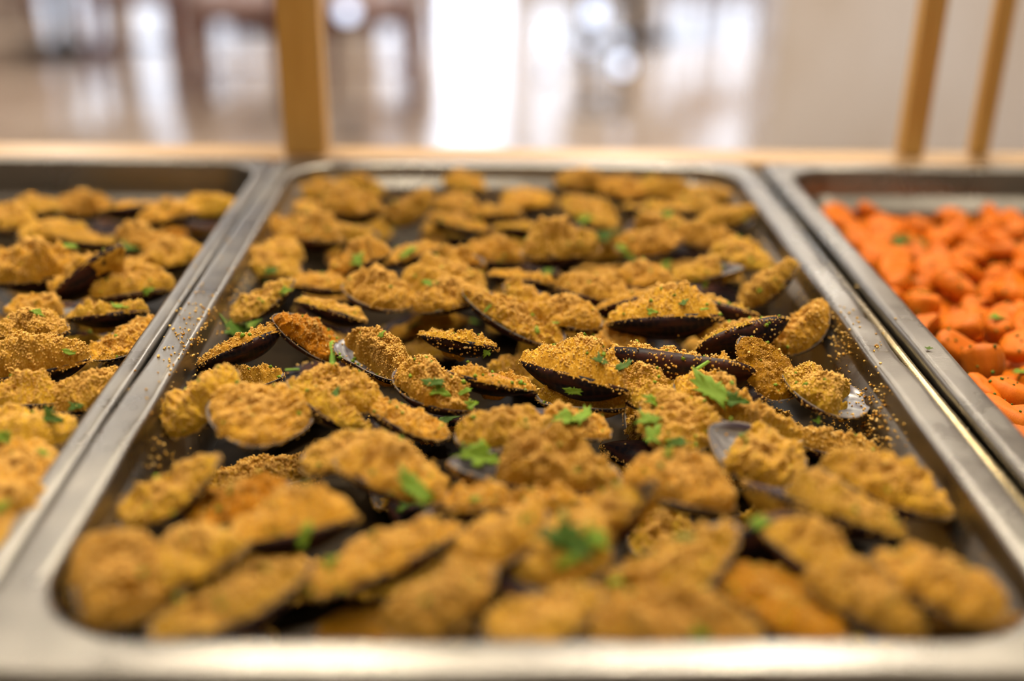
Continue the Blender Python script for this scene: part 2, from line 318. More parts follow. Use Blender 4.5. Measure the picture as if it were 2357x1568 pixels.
for x in (-.490, .1672, .503): bm = bmesh.new(); rod(bm, (x, -.003, z-.0062), (x, .532, z-.0062), .0027, n=20); box(bm, x-.0015, x+.0015, -.003, .532, z-.03, z-.007); bm_obj('support_bar', bm, M['steel_bar'], ct, True)
for (px, wd, lab) in ((714, .029, 'thick upright wooden post rising from the ledge behind the left seam'), (2068, .0165, 'left one of the two slim wooden posts behind the carrot pan'), (2221, .0125, 'right one of the two slim wooden posts behind the carrot pan')):
    p = at(px, 338, z-.002); tz = z-.0015
    bm = bmesh.new(); box(bm, -wd/2, wd/2, -wd/2, wd/2, tz, tz+.62); bmesh.ops.bevel(bm, geom=bm.edges[:], offset=.0015, segments=2, affect='EDGES')
    o = bm_obj('wooden_post', bm, M['post']); o.location = (p.x, LY-wd/2-.002, 0); tag(o, lab, 'post', 'upright wooden posts on the ledge')

# ------------------------------------------------------------------ steel gastronorm pans
def rrect(x0, x1, y0, y1, r, nc=12, ne=40):
    P = []
    for (cx, cy, a0, ex, ey) in ((x1-r, y1-r, 0, x0+r, y1), (x0+r, y1-r, 90, x0, y0+r), (x0+r, y0+r, 180, x1-r, y0), (x1-r, y0+r, 270, x1, y1-r)):
        for k in range(nc+1): P.append((cx + r*math.cos(R(a0+90*k/nc)), cy + r*math.sin(R(a0+90*k/nc))))
        s = P[-1]
        for k in range(1, ne): P.append((s[0] + (ex-s[0])*k/ne, s[1] + (ey-s[1])*k/ne))
    return np.array(P)
def make_pan(x0, x1, y0, y1, dz, label, dents=(), rimw=14.0, ri=36, step=24, seed=0, slope=2.5, skew=0):
    L = []                                                     # (inset, z, corner radius)
    prof = [(0.3, -7, 12), (0, -5, 12), (0, -2.4, 12), (.5, -1.0, 12.5), (1.4, -.25, 13), (2.4, 0, 14), (3.3, .02, 14.5), (rimw-3.2, .04, ri+1.5), (rimw-2.4, .02, ri+1), (rimw-1.2, -.1, ri), (rimw, -1.0, ri-1), (rimw+.5, -2.4, ri-1.5),
            (rimw+1.2, -step+2, ri-2), (rimw+1.5, -step+.6, ri-2.5), (rimw+2.2, -step-.6, ri-3), (rimw+2.2+slope*.8, -step-slope, ri-3-slope*.7), (rimw+3+slope*.8, -step-slope-1.6, ri-3.5-slope*.7), (rimw+6+slope*.8, -58, ri-8-slope*.4), (rimw+17, -62.5, ri-14), (rimw+20, -64.5, ri-16), (rimw+26, -65, ri-18)]
    V = []; n = None
    for (ins, zz, rr) in prof:
        p = rrect(x0+ins, x1-ins, y0+ins, y1-ins, max(rr, 4)); n = len(p)
        q = np.c_[p, np.full(n, zz + dz)]
        am = .35 if ins < rimw+1 else .5
        q[:, 2] += am*noise(np.c_[p/22.0, np.full(n, seed+.3)])*(1 if zz > -20 else .3)
        nn = noise(np.c_[p/30.0, np.full(n, seed+5.3)])*.35; q[:, 0] += nn; q[:, 1] += nn*.6
        for (dx, dy, sx, sy, ax, az) in dents:
            g = np.exp(-((q[:, 0]-dx)/sx)**2-((q[:, 1]-dy)/sy)**2); q[:, 0] += ax*g; q[:, 2] += az*g
        q[:, 0] += skew*(y1-q[:, 1])/(y1-y0); V.append(q)
    k = len(V); v = np.vstack(V); F = []
    for a in range(k-1):
        for i in range(n): j = (i+1) % n; F.append((a*n+i, a*n+j, (a+1)*n+j, (a+1)*n+i))
    F.append(tuple(range((k-1)*n, k*n)))
    v = v*MM; v[:, 2] += RIM
    F = [f[::-1] for f in F[:-1]] + [F[-1]]
    o = link('food_pan', mesh_np('food_pan', v, F, M['steel'])); md = o.modifiers.new('thick', 'SOLIDIFY'); md.thickness = .0006; md.offset = 0
    bmx = bmesh.new(); bmx.from_mesh(o.data); bmesh.ops.recalc_face_normals(bmx, faces=bmx.faces[:]); bmx.to_mesh(o.data); bmx.free()
    for p in o.data.polygons: p.use_smooth = True
    tag(o, label, 'pan', 'stainless steel food pans'); return o
make_pan(-162.5, 162.5, 0, 530, 0, 'central deep stainless steel pan filled with breaded mussels', dents=[(160, 255, 5, 9, -1.2, -1.4), (158, 205, 6, 16, -1.6, -.6), (160, 330, 4, 10, -.8, -.6), (-160, 200, 5, 30, .8, -.7), (60, 528, 30, 6, 0, 1.0), (120, 522, 20, 8, 0, -.9)], step=9, seed=1, slope=5)
make_pan(-486, -165.1, 0, 530, -.9, 'left stainless steel pan of mussels beside the central one', seed=7, rimw=8.4, skew=1.9)
make_pan(172, 497, 0, 530, -.3, 'right stainless steel pan holding carrots', dents=[(174, 330, 4, 60, .5, 0)], seed=11, rimw=13.5, step=19, slope=8.5)

# ------------------------------------------------------------------ mussel meshes
def half_w(t, W): return W*np.power(np.clip(t, 0, 1), .62)*np.power(np.clip(1-t, 0, 1), .40)/ (.62**.62*.38**.40*1.02)
def axis_y(t): return .045*np.sin(np.pi*t)                      # bend of the shell's midline
def disc(nr, ns):
    P = [(0, 0)]
    for i in range(1, nr+1):
        rr = (i/nr)
        for k in range(ns): P.append((rr*math.cos(2*math.pi*k/ns), rr*math.sin(2*math.pi*k/ns)))
    F = [(0, 1+k, 1+(k+1) % ns) for k in range(ns)]
    for i in range(nr-1):
        a = 1+i*ns; b_ = a+ns
        for k in range(ns): F.append((a+k, b_+k, b_+(k+1) % ns, a+(k+1) % ns))
    return np.array(P), F
def to_shell(P, W):                                             # disc point -> (x along, y across) in unit length, s = y fraction
    x = P[:, 0]*.999999; t = (1+x)/2; den = np.sqrt(np.maximum(1-x*x, 1e-6)); s = P[:, 1]/den
    # pull the disc's chord ordinate onto the outline
    return t, np.clip(s, -1, 1)
def shell_mesh(name, seed, W=.235, depth=.155):
    nr, ns = 12, 48; P, F = disc(nr, ns); t, s = to_shell(P, W); r = np.hypot(P[:, 0], P[:, 1]); hw = half_w(t, W)
    wob = 1 + .03*noise(np.c_[P*2.2, np.full(len(P), seed*3.1)])
    def surf(off):
        w2 = np.maximum(hw*wob-off, 0); y = axis_y(t) + s*w2
        x = t + off*(.5-t)*1.2
        zz = -(depth-off)*np.power(np.maximum(1-np.power(r, 2.4), 0), .62)*(.55+.45*np.sin(np.pi*np.clip(t, 0, 1)**.75))
        zz = zz + .012*np.sin(t*5+seed)*(1) * r**3
        return np.c_[x, y, zz]
    vo = surf(0); vi = surf(.012); n = len(P)
    Fo = [f[::-1] for f in F]; Fi = [tuple(n+i for i in f) for f in F]; e = 1+(nr-1)*ns
    Fe = [(e+k, e+(k+1) % ns, n+e+(k+1) % ns, n+e+k) for k in range(ns)]
    uv = np.r_[np.c_[t, s*r], np.c_[t, s*r]]
    return mesh_np(name, np.r_[vo, vi], Fo+Fi+Fe, [M['shell_out'], M['shell_in'], M['shell_edge']], fm=[0]*len(Fo)+[1]*len(Fi)+[2]*len(Fe), uv=uv)
OCT = np.array([(1, 0, 0), (-1, 0, 0), (0, 1, 0), (0, -1, 0), (0, 0, 1), (0, 0, -1)], float)
OCF = [(0, 2, 4), (2, 1, 4), (1, 3, 4), (3, 0, 4), (2, 0, 5), (1, 2, 5), (3, 1, 5), (0, 3, 5)]
def grains(pts, size, jit=.5):
    n = len(pts); s = size*(1+jit*(rng.random(n)*2-1)); q = OCT[None]*(.65+.7*rng.random((n, 6, 1)))
    ang = rng.random((n, 3))*6.28; ca, sa = np.cos(ang), np.sin(ang)
    X = q[..., 0]*ca[:, :1]-q[..., 1]*sa[:, :1]; Y = q[..., 0]*sa[:, :1]+q[..., 1]*ca[:, :1]; Z = q[..., 2]
    Y, Z = Y*ca[:, 1:2]-Z*sa[:, 1:2], Y*sa[:, 1:2]+Z*ca[:, 1:2]
    v = (np.stack([X, Y, Z], -1)*s[:, None, None] + pts[:, None]).reshape(-1, 3)
    return v, [tuple(6*i+a for a in f) for i in range(n) for f in OCF]
def topping_mesh(name, seed, H=.13, bare=None, smooth=False, ng=2300, W=.235, lump=1.0, hole=0):
    nr, ns = 46, 110; P, F = disc(nr, ns); t, s = to_shell(P, W); r = np.hypot(P[:, 0], P[:, 1]); hw = half_w(t, W)*(.95 + .10*noise(np.c_[P*3, np.full(len(P), seed*1.7)])+.04*noise(np.c_[P*9, np.full(len(P), seed*1.7)]))
    x = .015 + t*.97; y = axis_y(t)+s*hw
    sd = seed*9.13
    big = noise(np.c_[P*1.7, np.full(len(P), sd)]); mid = noise(np.c_[x*13, y*13, np.full(len(P), sd+3)]); sm = noise(np.c_[x*34, y*34, np.full(len(P), sd+6)]); ti = noise(np.c_[x*90, y*90, np.full(len(P), sd+9)])
    dome = np.power(np.maximum(1-r**2.6, 0), .55)
    b1 = 1-np.abs(noise(np.c_[x*9.5, y*9.5, np.full(len(P), sd+20)]))*2.2; b2 = 1-np.abs(noise(np.c_[x*21, y*21, np.full(len(P), sd+24)]))*2.0
    zz = H*1.18*dome*(.95+.75*big) + dome**.35*lump*(.040*b1 + .022*b2 + .030*mid + .012*sm) + .008*ti - .014*r**4
    mask = np.ones(len(P))
    def sstep(a, b_, q): u = np.clip((q-a)/(b_-a), 0, 1); return u*u*(3-2*u)
    wb = .10*mid + .12*big
    if bare == 'tip': mask = sstep(.26, .40, t+wb*.6)
    if bare == 'end': mask = 1-sstep(.66, .78, t+wb*.6)
    if bare == 'side': mask = sstep(-.30, .05, s*np.where(r > 0, 1, 0)+wb+.0)
    if bare == 'middle': mask = sstep(.25, .55, np.hypot((t-.5)*2.2, s*.8)+wb)
    floor_z = -.155*np.power(np.maximum(1-np.power(r, 2.4), 0), .62)*(.55+.45*np.sin(np.pi*t**.75))
    zz = zz*mask + (1-mask)*(floor_z-.03+.03*mid)
    v = np.c_[x, y, zz]
    # sideways push gives overhanging clods
    sp = np.c_[noise(np.c_[x*22, y*22, np.full(len(P), sd+12)]), noise(np.c_[x*22, y*22, np.full(len(P), sd+15)])]
    v[:, :2] += sp*.022*mask[:, None]
    n = len(v); out_v = [v]; out_f = list(F); mi = [0]*len(F)
    # loose grains lying on the clods
    def tri_pts(cnt, m=None):
        idx = rng.integers(1+ns, n, cnt)
        if m is not None: idx = idx[m[idx] > .5]
        return v[idx] + np.c_[rng.normal(0, .006, (len(idx), 2)), rng.random(len(idx))*.006]
    g, gf = grains(tri_pts(int(ng*1.5), mask), .0072 if not smooth else .005)
    out_f += [tuple(i+n for i in f) for f in gf]; out_v.append(g); mi += [1]*len(gf)
    k = n+len(g); th = rng.random(170)*6.28; pr = np.c_[np.cos(th), np.sin(th)]; tt, ss = to_shell(pr, W)
    q = np.c_[tt, axis_y(tt)+ss*half_w(tt, W)*1.015, rng.normal(-.012, .014, 170)]; g, gf = grains(q, .0062)
    out_v.append(g); out_f += [tuple(i+k for i in f) for f in gf]; mi += [1]*len(gf)
    return mesh_np(name, np.vstack(out_v), out_f, [M['crumb_dark' if smooth else 'crumb'], M['grain']], fm=mi)
def meat_mesh(name, seed):
    P, F = disc(20, 48); r = np.hypot(P[:, 0], P[:, 1]); nz = noise(np.c_[P*2.6, np.full(len(P), seed)]); n2 = noise(np.c_[P*7, np.full(len(P), seed+4)])
    t = .5+P[:, 0]*.30; y = axis_y(t)+P[:, 1]*.12
    return mesh_np(name, np.c_[t, y, -.02+.075*np.sqrt(np.maximum(1-r**2, 0))+.022*nz+.008*n2-.05*r**4], F, M['meat'])
SHELL = [shell_mesh('mussel_shell', k, W=w_) for k, w_ in enumerate((.235, .225, .245))]
TOP = {}
for k, (kind, H, bare, smth, ng, lump) in enumerate([('full', .12, None, 0, 2600, 1.0), ('full', .15, None, 0, 2600, 1.3), ('full', .10, None, 0, 2600, 1.4), ('full', .135, None, 0, 2600, 1.6), ('flat', .045, None, 0, 2200, .8), ('flat', .06, None, 0, 2200, 1.1), ('flat', .035, None, 0, 2000, .9),
        ('tip', .11, 'tip', 0, 2400, 1.2), ('tip', .09, 'tip', 0, 2400, 1.0), ('end', .10, 'end', 0, 2200, 1.2), ('side', .10, 'side', 0, 2400, 1.2), ('side', .08, 'side', 0, 2200, 1.4), ('smooth', .07, None, 1, 900, .7), ('smooth', .10, None, 1, 1100, .9), ('meat', .06, 'middle', 0, 1800, 1.3), ('meat', .05, 'middle', 0, 1800, 1.0)]):
    TOP.setdefault(kind, []).append(topping_mesh('crumb_topping', k+1, H, bare, bool(smth), ng, lump=lump))
MEAT = [meat_mesh('mussel_meat', 3), meat_mesh('mussel_meat', 8)]
cnt = [0]; LOG = []
def mussel(pA, pB, roll, wf, kind, label, group, raw=False, thick=1.12):
    i = cnt[0]; cnt[0] += 1
    X = pB-pA; Lg = X.length; X = X/Lg
    N = Vector((0, 0, 1)); N = (N - X*N.dot(X)).normalized(); tocam = (CAM-(pA+pB)/2); tocam = (tocam-X*tocam.dot(X)-N*tocam.dot(N))
    tocam = tocam.normalized() if tocam.length > 1e-6 else N.cross(X)
    N = (N*math.cos(R(roll)) + tocam*math.sin(R(roll))).normalized(); Y = N.cross(X)
    # the outline's arched side goes up or down at random
    fl = -1 if (i*7) % 3 == 0 else 1
    wY = 50*MM/max(Lg, .03)*1.0
    sy = Lg*wf*min(max(wY, .85), 1.2)
    Mx = Matrix(((X.x*Lg, Y.x*sy*fl, N.x*Lg*thick, pA.x), (X.y*Lg, Y.y*sy*fl, N.y*Lg*thick, pA.y), (X.z*Lg, Y.z*sy*fl, N.z*Lg*thick, pA.z), (0, 0, 0, 1)))
    t = bpy.data.objects.new('breaded_mussel', None); C.objects.link(t); t.empty_display_size = .3; t.matrix_world = Mx
    tag(t, label, 'mussel', group)
    link('shell', SHELL[i % 3], t); ks = TOP[kind]; tm = link('crumb_topping', ks[i % len(ks)], t)
    if kind == 'meat': link('mussel_meat', MEAT[i % 2], t)
    return t
def place(e, group, z_off=0):
    xA, yA, xB, yB, zA, zB, roll, wf, kind, note = e
    lift = 2.0; q_ = random.Random(len(LOG)*13+5)
    if (kind != 'flat' or yA < 640) and yA > 450: zA += q_.uniform(0, 5); zB -= q_.uniform(0, 3); roll += q_.uniform(-11, 7)
    L = None
    for _ in range(60):
        a = at(xA, yA, RIM+(zA+lift+z_off)*MM); b_ = at(xB, yB, RIM+(zB+lift+z_off)*MM); L = (b_-a).length/MM
        if L <= 62 or abs(yA-yB) < .45*abs(xA-xB): break
        if yA < yB: zA += .5; zB -= .5
        else: zA -= .5; zB += .5
        if abs(zA-zB) > 34: break
    a.z -= lift*MM; b_.z -= lift*MM
    if L < 40:
        d = (a-b_).normalized(); a = b_ + d*.040; a.z -= .003
    roll = roll - 7; LOG.append((note[:40], round(L, 1), round(zA, 1), round(zB, 1)))
    return mussel(a, b_, roll, wf, kind, note, group)

# ------------------------------------------------------------------ the mussels, centre pan: tip pixel, round end pixel, heights of both under the rim (mm), roll, width, topping
CENTRE = [
 # against the far rim
 (735,434,668,430,-14,-14,10,1,'full','small blurred breaded mussel in the far left corner of the centre pan'),
 (850,430,760,424,-14,-14,5,1,'full','blurred mussel left of the bright reflection on the far wall'),
 (1112,420,1025,402,-10,-12,10,1,'full','blurred mussel with dark gap touching far wall right of its bright reflection'),
 (1192,428,1140,424,-16,-16,10,1,'flat','small blurred mussel in the gap at middle of the far wall'),
 (1195,458,1275,454,-13,-13,10,1.1,'full','round blurred mussel heap below the gap at middle of far wall'),
 (1385,414,1278,408,-8,-10,10,1,'full','highest blurred mussel touching the far wall, right of centre'),
 (1470,436,1375,428,-11,-11,10,1,'full','left mussel of the long pale heap along the far wall'),
 (1562,432,1462,430,-11,-11,10,1,'full','right mussel of the long pale heap along the far wall'),
 (1662,444,1580,436,-14,-14,10,1,'full','blurred mussel in the far right corner of the centre pan'),
 (728,474,662,462,-14,-16,10,1,'flat','blurred brownish mussel at left wall, second from the far left corner'),
 (886,480,745,466,-10,-12,5,1.1,'full','long golden mussel below the bright wall reflection, left of the slanted one'),
 (984,438,890,512,-3,-18,14,1,'full','blurred mussel slanting steeply up to the right below far wall'),
 (1085,470,992,462,-11,-11,10,1,'full','rounded mussel just right of the steeply slanting one'),
 (1205,488,1072,480,-13,-13,8,1,'flat','pale low mussel below the rounded heap at far centre'),
 (980,490,1130,520,-9,-15,6,.95,'flat','mussel on a black open shell right of the steep slanted one'),
 (1272,514,1135,516,-12,-12,-18,.9,'flat','thin pale mussel with black shell edge, above the big oval one'),
 (1288,462,1420,518,-8,-14,14,1.15,'full','broad pale heaped mussel behind the large oval one'),
 (1592,478,1425,474,-9,-9,-14,.9,'flat','flat pale mussel with dark underside near far right'),
 (1622,472,1556,458,-13,-13,10,1.1,'full','short orange mussel near the far right corner'),
 (1440,530,1580,506,-14,-10,22,1,'tip','open shell with dark empty end behind the pale oval mussel at right'),
 (1738,474,1600,508,-6,-12,16,1,'full','mussel tilted against right wall near far right corner'),
 # second band
 (784,546,650,536,-10,-12,10,1.1,'full','mussel with orange heap near left wall, above the low crumb band'),
 (852,528,775,520,-14,-14,12,1,'side','dim greyish mussel right of the orange heap at far left'),
 (648,524,590,534,-14,-14,5,1,'full','small round crumbed mussel touching left wall at far end'),
 (680,580,585,565,-14,-14,10,1.2,'full','pale mussel pressed to left wall below the small round one'),
 (1200,582,1372,556,-7,-7,6,1.1,'full','large oval mussel with pointed left tip, heaped high, dark below'),
 (1574,542,1416,566,-8,-10,10,1.05,'full','pale oval mussel with grey shell edge, right of parsley cluster'),
 (1590,530,1700,566,-10,-10,10,1.1,'full','pale blurred heap behind the long mussel at right wall'),
 (1640,566,1782,600,-9,-12,8,1.2,'full','long heaped mussel running down to the right wall'),
 (1210,582,1062,570,-13,-13,5,1,'full','brown-gold mussel hidden behind the large oval one at left'),
 (1012,548,858,600,-2,-12,10,1.05,'flat','mussel with brown pointed tip up right and parsley on it'),
 (1112,602,1000,576,-9,-13,12,1,'side','brown oily mussel with shiny dark round end, centre far'),
 (600,596,690,624,-13,-13,5,1.2,'full','low pale crumb-covered mussel at left wall above parsley'),
 (852,580,756,620,-4,-12,10,1.05,'full','mussel with grey rim arc on right and green parsley'),
 (680,632,836,650,-12,-12,0,1.1,'flat','low orange-brown mussel band above the open reddish shell'),
 (1018,644,940,630,-8,-8,5,1.1,'full','small bright crumb clod right of the black diagonal gap'),
 (1030,612,1118,656,-6,-12,10,1.2,'full','dark golden knobbly clod left of the small black shell'),
 (1242,634,1124,626,-8,-8,-12,.95,'flat','small mussel on black shell left of single parsley leaf'),
 (1388,622,1558,646,-7,-9,5,1.1,'full','pale heaped mussel behind the triangular one, parsley at its right'),
 (1714,606,1550,632,-6,-9,10,1,'tip','mussel with bare grey shell end pointing right'),
 (1826,596,1700,692,2,-16,18,1.1,'full','big mussel leaning on right wall with tip up'),
 # sharp middle
 (790,646,944,700,-7,-9,6,1.35,'full','large high bright crumb heap left of centre'),
 (1050,672,948,696,-7,-8,6,1.2,'full','bright crumb heap touching the large one on its right'),
 (662,634,520,724,-2,-14,14,1.15,'flat','mussel at left wall with thin rim curving up right'),
 (1278,652,1472,684,-8,-8,0,1.1,'full','heaped mussel with pointed left end above the orange-gold clod'),
 (1160,646,1330,730,-6,-12,10,.95,'side','narrow mussel with long black left edge and bluish inside'),
 (1236,700,1388,738,-6,-8,8,1.15,'full','oval clod in front of the narrow black-edged mussel'),
 (1062,660,1296,782,0,-14,14,.95,'flat','long diagonal mussel with grey tip and stem of parsley'),
 (838,716,688,682,-7,-7,-20,1.05,'flat','open mussel on reddish brown glossy shell, left of centre'),
 (1666,722,1394,738,-6,-8,-24,1.05,'full','long mound on black shell with tip pointing right'),
 (1546,664,1758,732,-4,-8,-38,.9,'flat','thin crumb line on a tilted dark shell at right'),
 (1556,664,1372,706,-8,-10,-34,.95,'flat','black shell edge curving behind the long mound'),
 (650,752,452,834,-3,-9,-30,1,'flat','slanted mussel with straight black side under crumbs at left rim'),
 (656,728,790,812,-1,-15,22,1.1,'smooth','oily smooth mussel with crumb-dusted rim standing at left'),
 (926,868,792,768,-12,-6,12,1.15,'side','round mound in cup shell with bare violet-grey inside'),
 (1136,778,972,762,-6,-6,-24,1.05,'meat','small open shell with orange meat and black spot'),
 (1392,800,1742,858,-2,-6,-46,1.05,'flat','big black shell lying on its side, outside fully shown'),
 (1818,726,1600,800,3,-9,-52,1.05,'flat','black pointed shell raised to the right above the big one'),
 (1720,738,1600,760,-8,-10,10,.9,'side','crumbed meat showing above the raised pointed black shell'),
 (1880,706,1780,805,-3,-16,10,1.0,'full','rough crusted mussel standing at right wall, brown tip'),
 (1482,784,1308,780,-17,-17,5,1.1,'full','shaded clod under the black shell, sunk between others'),
 (1448,892,1206,822,-9,-9,-20,.95,'full','sharp golden mound with long reddish black shell side'),
 (1086,938,930,834,-12,-5,6,1.05,'full','sharp crumb mound with parsley on its lower end'),
 (1078,842,1238,884,-6,-8,-4,1.05,'meat','open glossy shell holding orange meat near middle'),
 (1754,826,1806,912,-5,-10,5,1.1,'smooth','smooth oily orange mussel beside the big crumbed one'),
 (1732,938,1566,862,-12,-4,4,1.1,'full','heaped mussel with large curled parsley leaf'),
 (1836,846,2004,930,-6,-10,8,1.55,'end','largest bright crumbed mussel at right wall, double shell rim'),
 (510,862,372,986,0,-12,10,1.3,'full','tall orange-gold clod against left wall'),
 (530,912,668,1000,-1,-3,8,1.9,'full','very large round golden clod right of the tall one at left'),
 (660,866,856,982,-5,-12,-8,.95,'side','long open mussel with bare rim beside the round clod'),
 (866,920,1026,1000,-6,-12,-10,1,'flat','smooth narrow mussel with tip pointing down right'),
 (740,895,880,920,-6,-6,5,1.1,'full','crumb clod heaped inside the long open mussel end'),
 (1432,912,1236,896,-14,-14,0,1.1,'side','low crumbs over a dark shell in the middle'),
 (1440,872,1560,930,-11,-11,0,1.2,'full','reddish crumb patch right of middle with parsley bits'),
 (1262,944,1046,1000,-7,-9,2,1,'full','long pale mound left of the two parsley leaves'),
 (1246,936,1410,986,-8,-10,8,1,'tip','mussel with bare grey violet shell and two parsley leaves'),
 (1524,926,1592,1030,-5,-10,8,1.45,'full','round mound with much chopped parsley on its left'),
 (520,872,652,850,-14,-12,5,1.05,'side','small brown mussel wedged above the round clod'),
 (1656,966,1850,1078,-2,-12,14,1.5,'tip','wide mussel with grey bare inside at its top'),
 (1740,960,1850,1000,-10,-12,5,.9,'side','dark ridged shell edge behind the wide grey-topped mussel'),
 # front, blurred
 (1886,1060,2198,1172,-6,-8,-8,1.05,'full','long golden mussel lying along the right wall'),
 (1712,1096,2092,1222,-5,-9,-24,1,'tip','very long dark-sided mussel left of the right wall one'),
 (506,1036,268,1192,2,-12,6,1,'flat','blurred pointed mussel rising to upper right at left wall'),
 (650,1092,412,1172,-8,-12,8,1.2,'smooth','dim oily brown mussel right of the pointed left one'),
 (842,1014,688,1060,-2,-8,16,1,'flat','pale smooth mussel standing over a black hollow'),
 (766,1052,1034,1130,-2,-8,5,1.35,'full','large orange heap with green bits left of the pearly shell'),
 (1030,1056,1430,1092,-5,-5,2,1.1,'tip','mussel with bare pearly tip and green leaf inside'),
 (1694,1160,1436,1078,-7,-3,-4,1.2,'full','big golden wedge pointing right with dark underside'),
 (1002,1158,1408,1144,-11,-11,-14,.9,'flat','thin long flat mussel below the pearly tipped one'),
 (830,1176,508,1246,-6,-8,-14,1,'full','long pale lumpy mussel with parsley, left front'),
 (512,1240,310,1340,-4,-8,5,1.3,'full','broad blurred orange mussel in the left front'),
 (240,1290,310,1420,-8,-8,5,1.5,'full','round yellow clod in the front left corner'),
 (722,1286,340,1450,-2,-8,-4,1,'flat','long blurred mussel with dark spot, tip up right, left front'),
 (1066,1200,704,1344,-2,-6,-4,1,'flat','long smooth orange mussel centre-left front, black below'),
 (1140,1270,890,1450,0,-10,2,1.1,'full','blurred diagonal mussel touching near rim left of centre'),
 (1342,1200,1168,1310,-4,-6,5,1.6,'full','broad pale upright heap at centre front'),
 (1442,1160,1350,1268,2,-12,10,1,'tip','mussel with bare bluish tip behind large parsley leaf'),
 (1338,1348,1116,1450,-1,-6,-4,1.2,'flat','orange-centred mussel with tip right, at near rim centre'),
 (1698,1196,1344,1400,0,-9,4,1.15,'flat','large mussel with round brown dimple and raised right tip'),
 (1765,1485,1336,1462,-9,-8,5,.95,'full','widest blurred mound against near rim right of centre'),
 (1642,1300,1950,1462,-8,-10,6,1.3,'smooth','broad olive-brown oily mussel at near rim'),
 (1778,1206,2006,1362,-3,-8,-16,1.1,'full','blurred golden mussel with round end, right front'),
 (2014,1262,2318,1410,-2,-4,2,1.2,'full','large long mussel in the front right corner'),
 (1984,1374,2136,1450,-8,-8,0,1,'full','small blurred mussel between two long ones at right front'),
 (1156,1212,1020,1300,-6,-8,0,1.3,'full','pale crumb heap left of the broad upright heap at front'),
 (2270,1440,2110,1462,-18,-18,0,1,'smooth','dark sunken mussel below the front right corner one'),
 (880,1410,720,1462,-20,-22,0,1,'smooth','dark sunken mussel at near rim left of centre'),
 (1800,1216,1660,1282,-8,-12,-75,1,'flat','dark shell back showing between blurred mounds, right front'),
 (1876,996,2030,1030,-20,-20,0,1,'side','sunken black shell with loose crumbs beside right wall'),
]
LEFT = [
 (235,462,120,470,-10,-10,8,1.1,'full','left pan: pale heap at its far wall, second from left'),
 (120,468,36,476,-10,-10,8,1.1,'full','left pan: pale heap at its far wall left of the second'),
 (24,505,-60,510,-10,-10,8,1.2,'full','left pan: heap cut by the left picture edge, farthest'),
 (150,520,40,528,-9,-10,8,1.2,'full','left pan: rounded heap below the far pale heaps'),
 (316,464,222,486,-6,-10,-14,1,'flat','left pan: thin dark-edged mussel at far wall pointing right'),
 (415,478,318,505,-9,-11,8,1.2,'full','left pan: broad far heap left of the far right corner'),
 (512,468,412,478,-10,-10,8,1.2,'full','left pan: heap in its far right corner'),
 (160,532,280,552,-10,-12,4,.9,'flat','left pan: small mussel with flat bottom edge and dark outline'),
 (330,545,400,570,-11,-11,8,1.2,'full','left pan: orange mussel with parsley below the far heap'),
 (364,585,470,570,-9,-9,8,1.3,'full','left pan: round brown-gold mound near right wall'),
 (150,574,-20,574,-10,-10,-10,.9,'flat','left pan: thin flat mussel above the bluish shell edge'),
 (280,552,120,690,10,-16,-30,1.05,'tip','left pan: tall black shell with pale pearly tip raised'),
 (210,612,-30,622,-7,-9,5,1.2,'full','left pan: big orange heap left of the raised pearly tip'),
 (262,596,372,618,-11,-11,0,.95,'flat','left pan: low pale mussel beneath the round mound'),
 (405,652,205,672,-9,-9,-4,1,'full','left pan: long crumbed mussel above the dark brown shell'),
 (340,706,156,722,-10,-10,-8,1,'meat','left pan: brown mussel in black curved shell near right wall'),
 (148,690,10,698,-10,-10,10,1,'tip','left pan: mussel with grey bare inner shell at left'),
 (155,752,-20,768,-7,-7,5,1.2,'full','left pan: speckled crumb heap at left above the yellow one'),
 (205,818,-10,830,-6,-8,5,1.35,'full','left pan: large yellow heap in focus at left edge'),
 (358,720,205,820,-6,-12,4,1.1,'flat','left pan: pale diagonal mussel against its right wall'),
 (110,902,-60,912,-9,-9,0,1.05,'full','left pan: orange heap above the thin grey shell line'),
 (250,872,110,930,-7,-9,0,1.2,'full','left pan: rough crumb clod touching the right wall'),
 (165,975,-60,990,-8,-8,0,1.9,'full','left pan: broad carpet of pale crumbs with parsley, upper'),
 (100,1075,-100,1100,-8,-8,0,1.9,'full','left pan: broad bright crumb heap in the left front'),
 (45,1160,-130,1190,-6,-6,0,1.6,'full','left pan: blurred orange heap at left picture edge, second lowest'),
 (5,1225,-150,1250,-7,-7,0,1.5,'full','left pan: lowest blurred orange heap at left picture edge'),
]
for e in CENTRE: place(e, 'breaded mussels in the central pan')
for e in LEFT: place(e, 'breaded mussels in the left pan', -1.7)
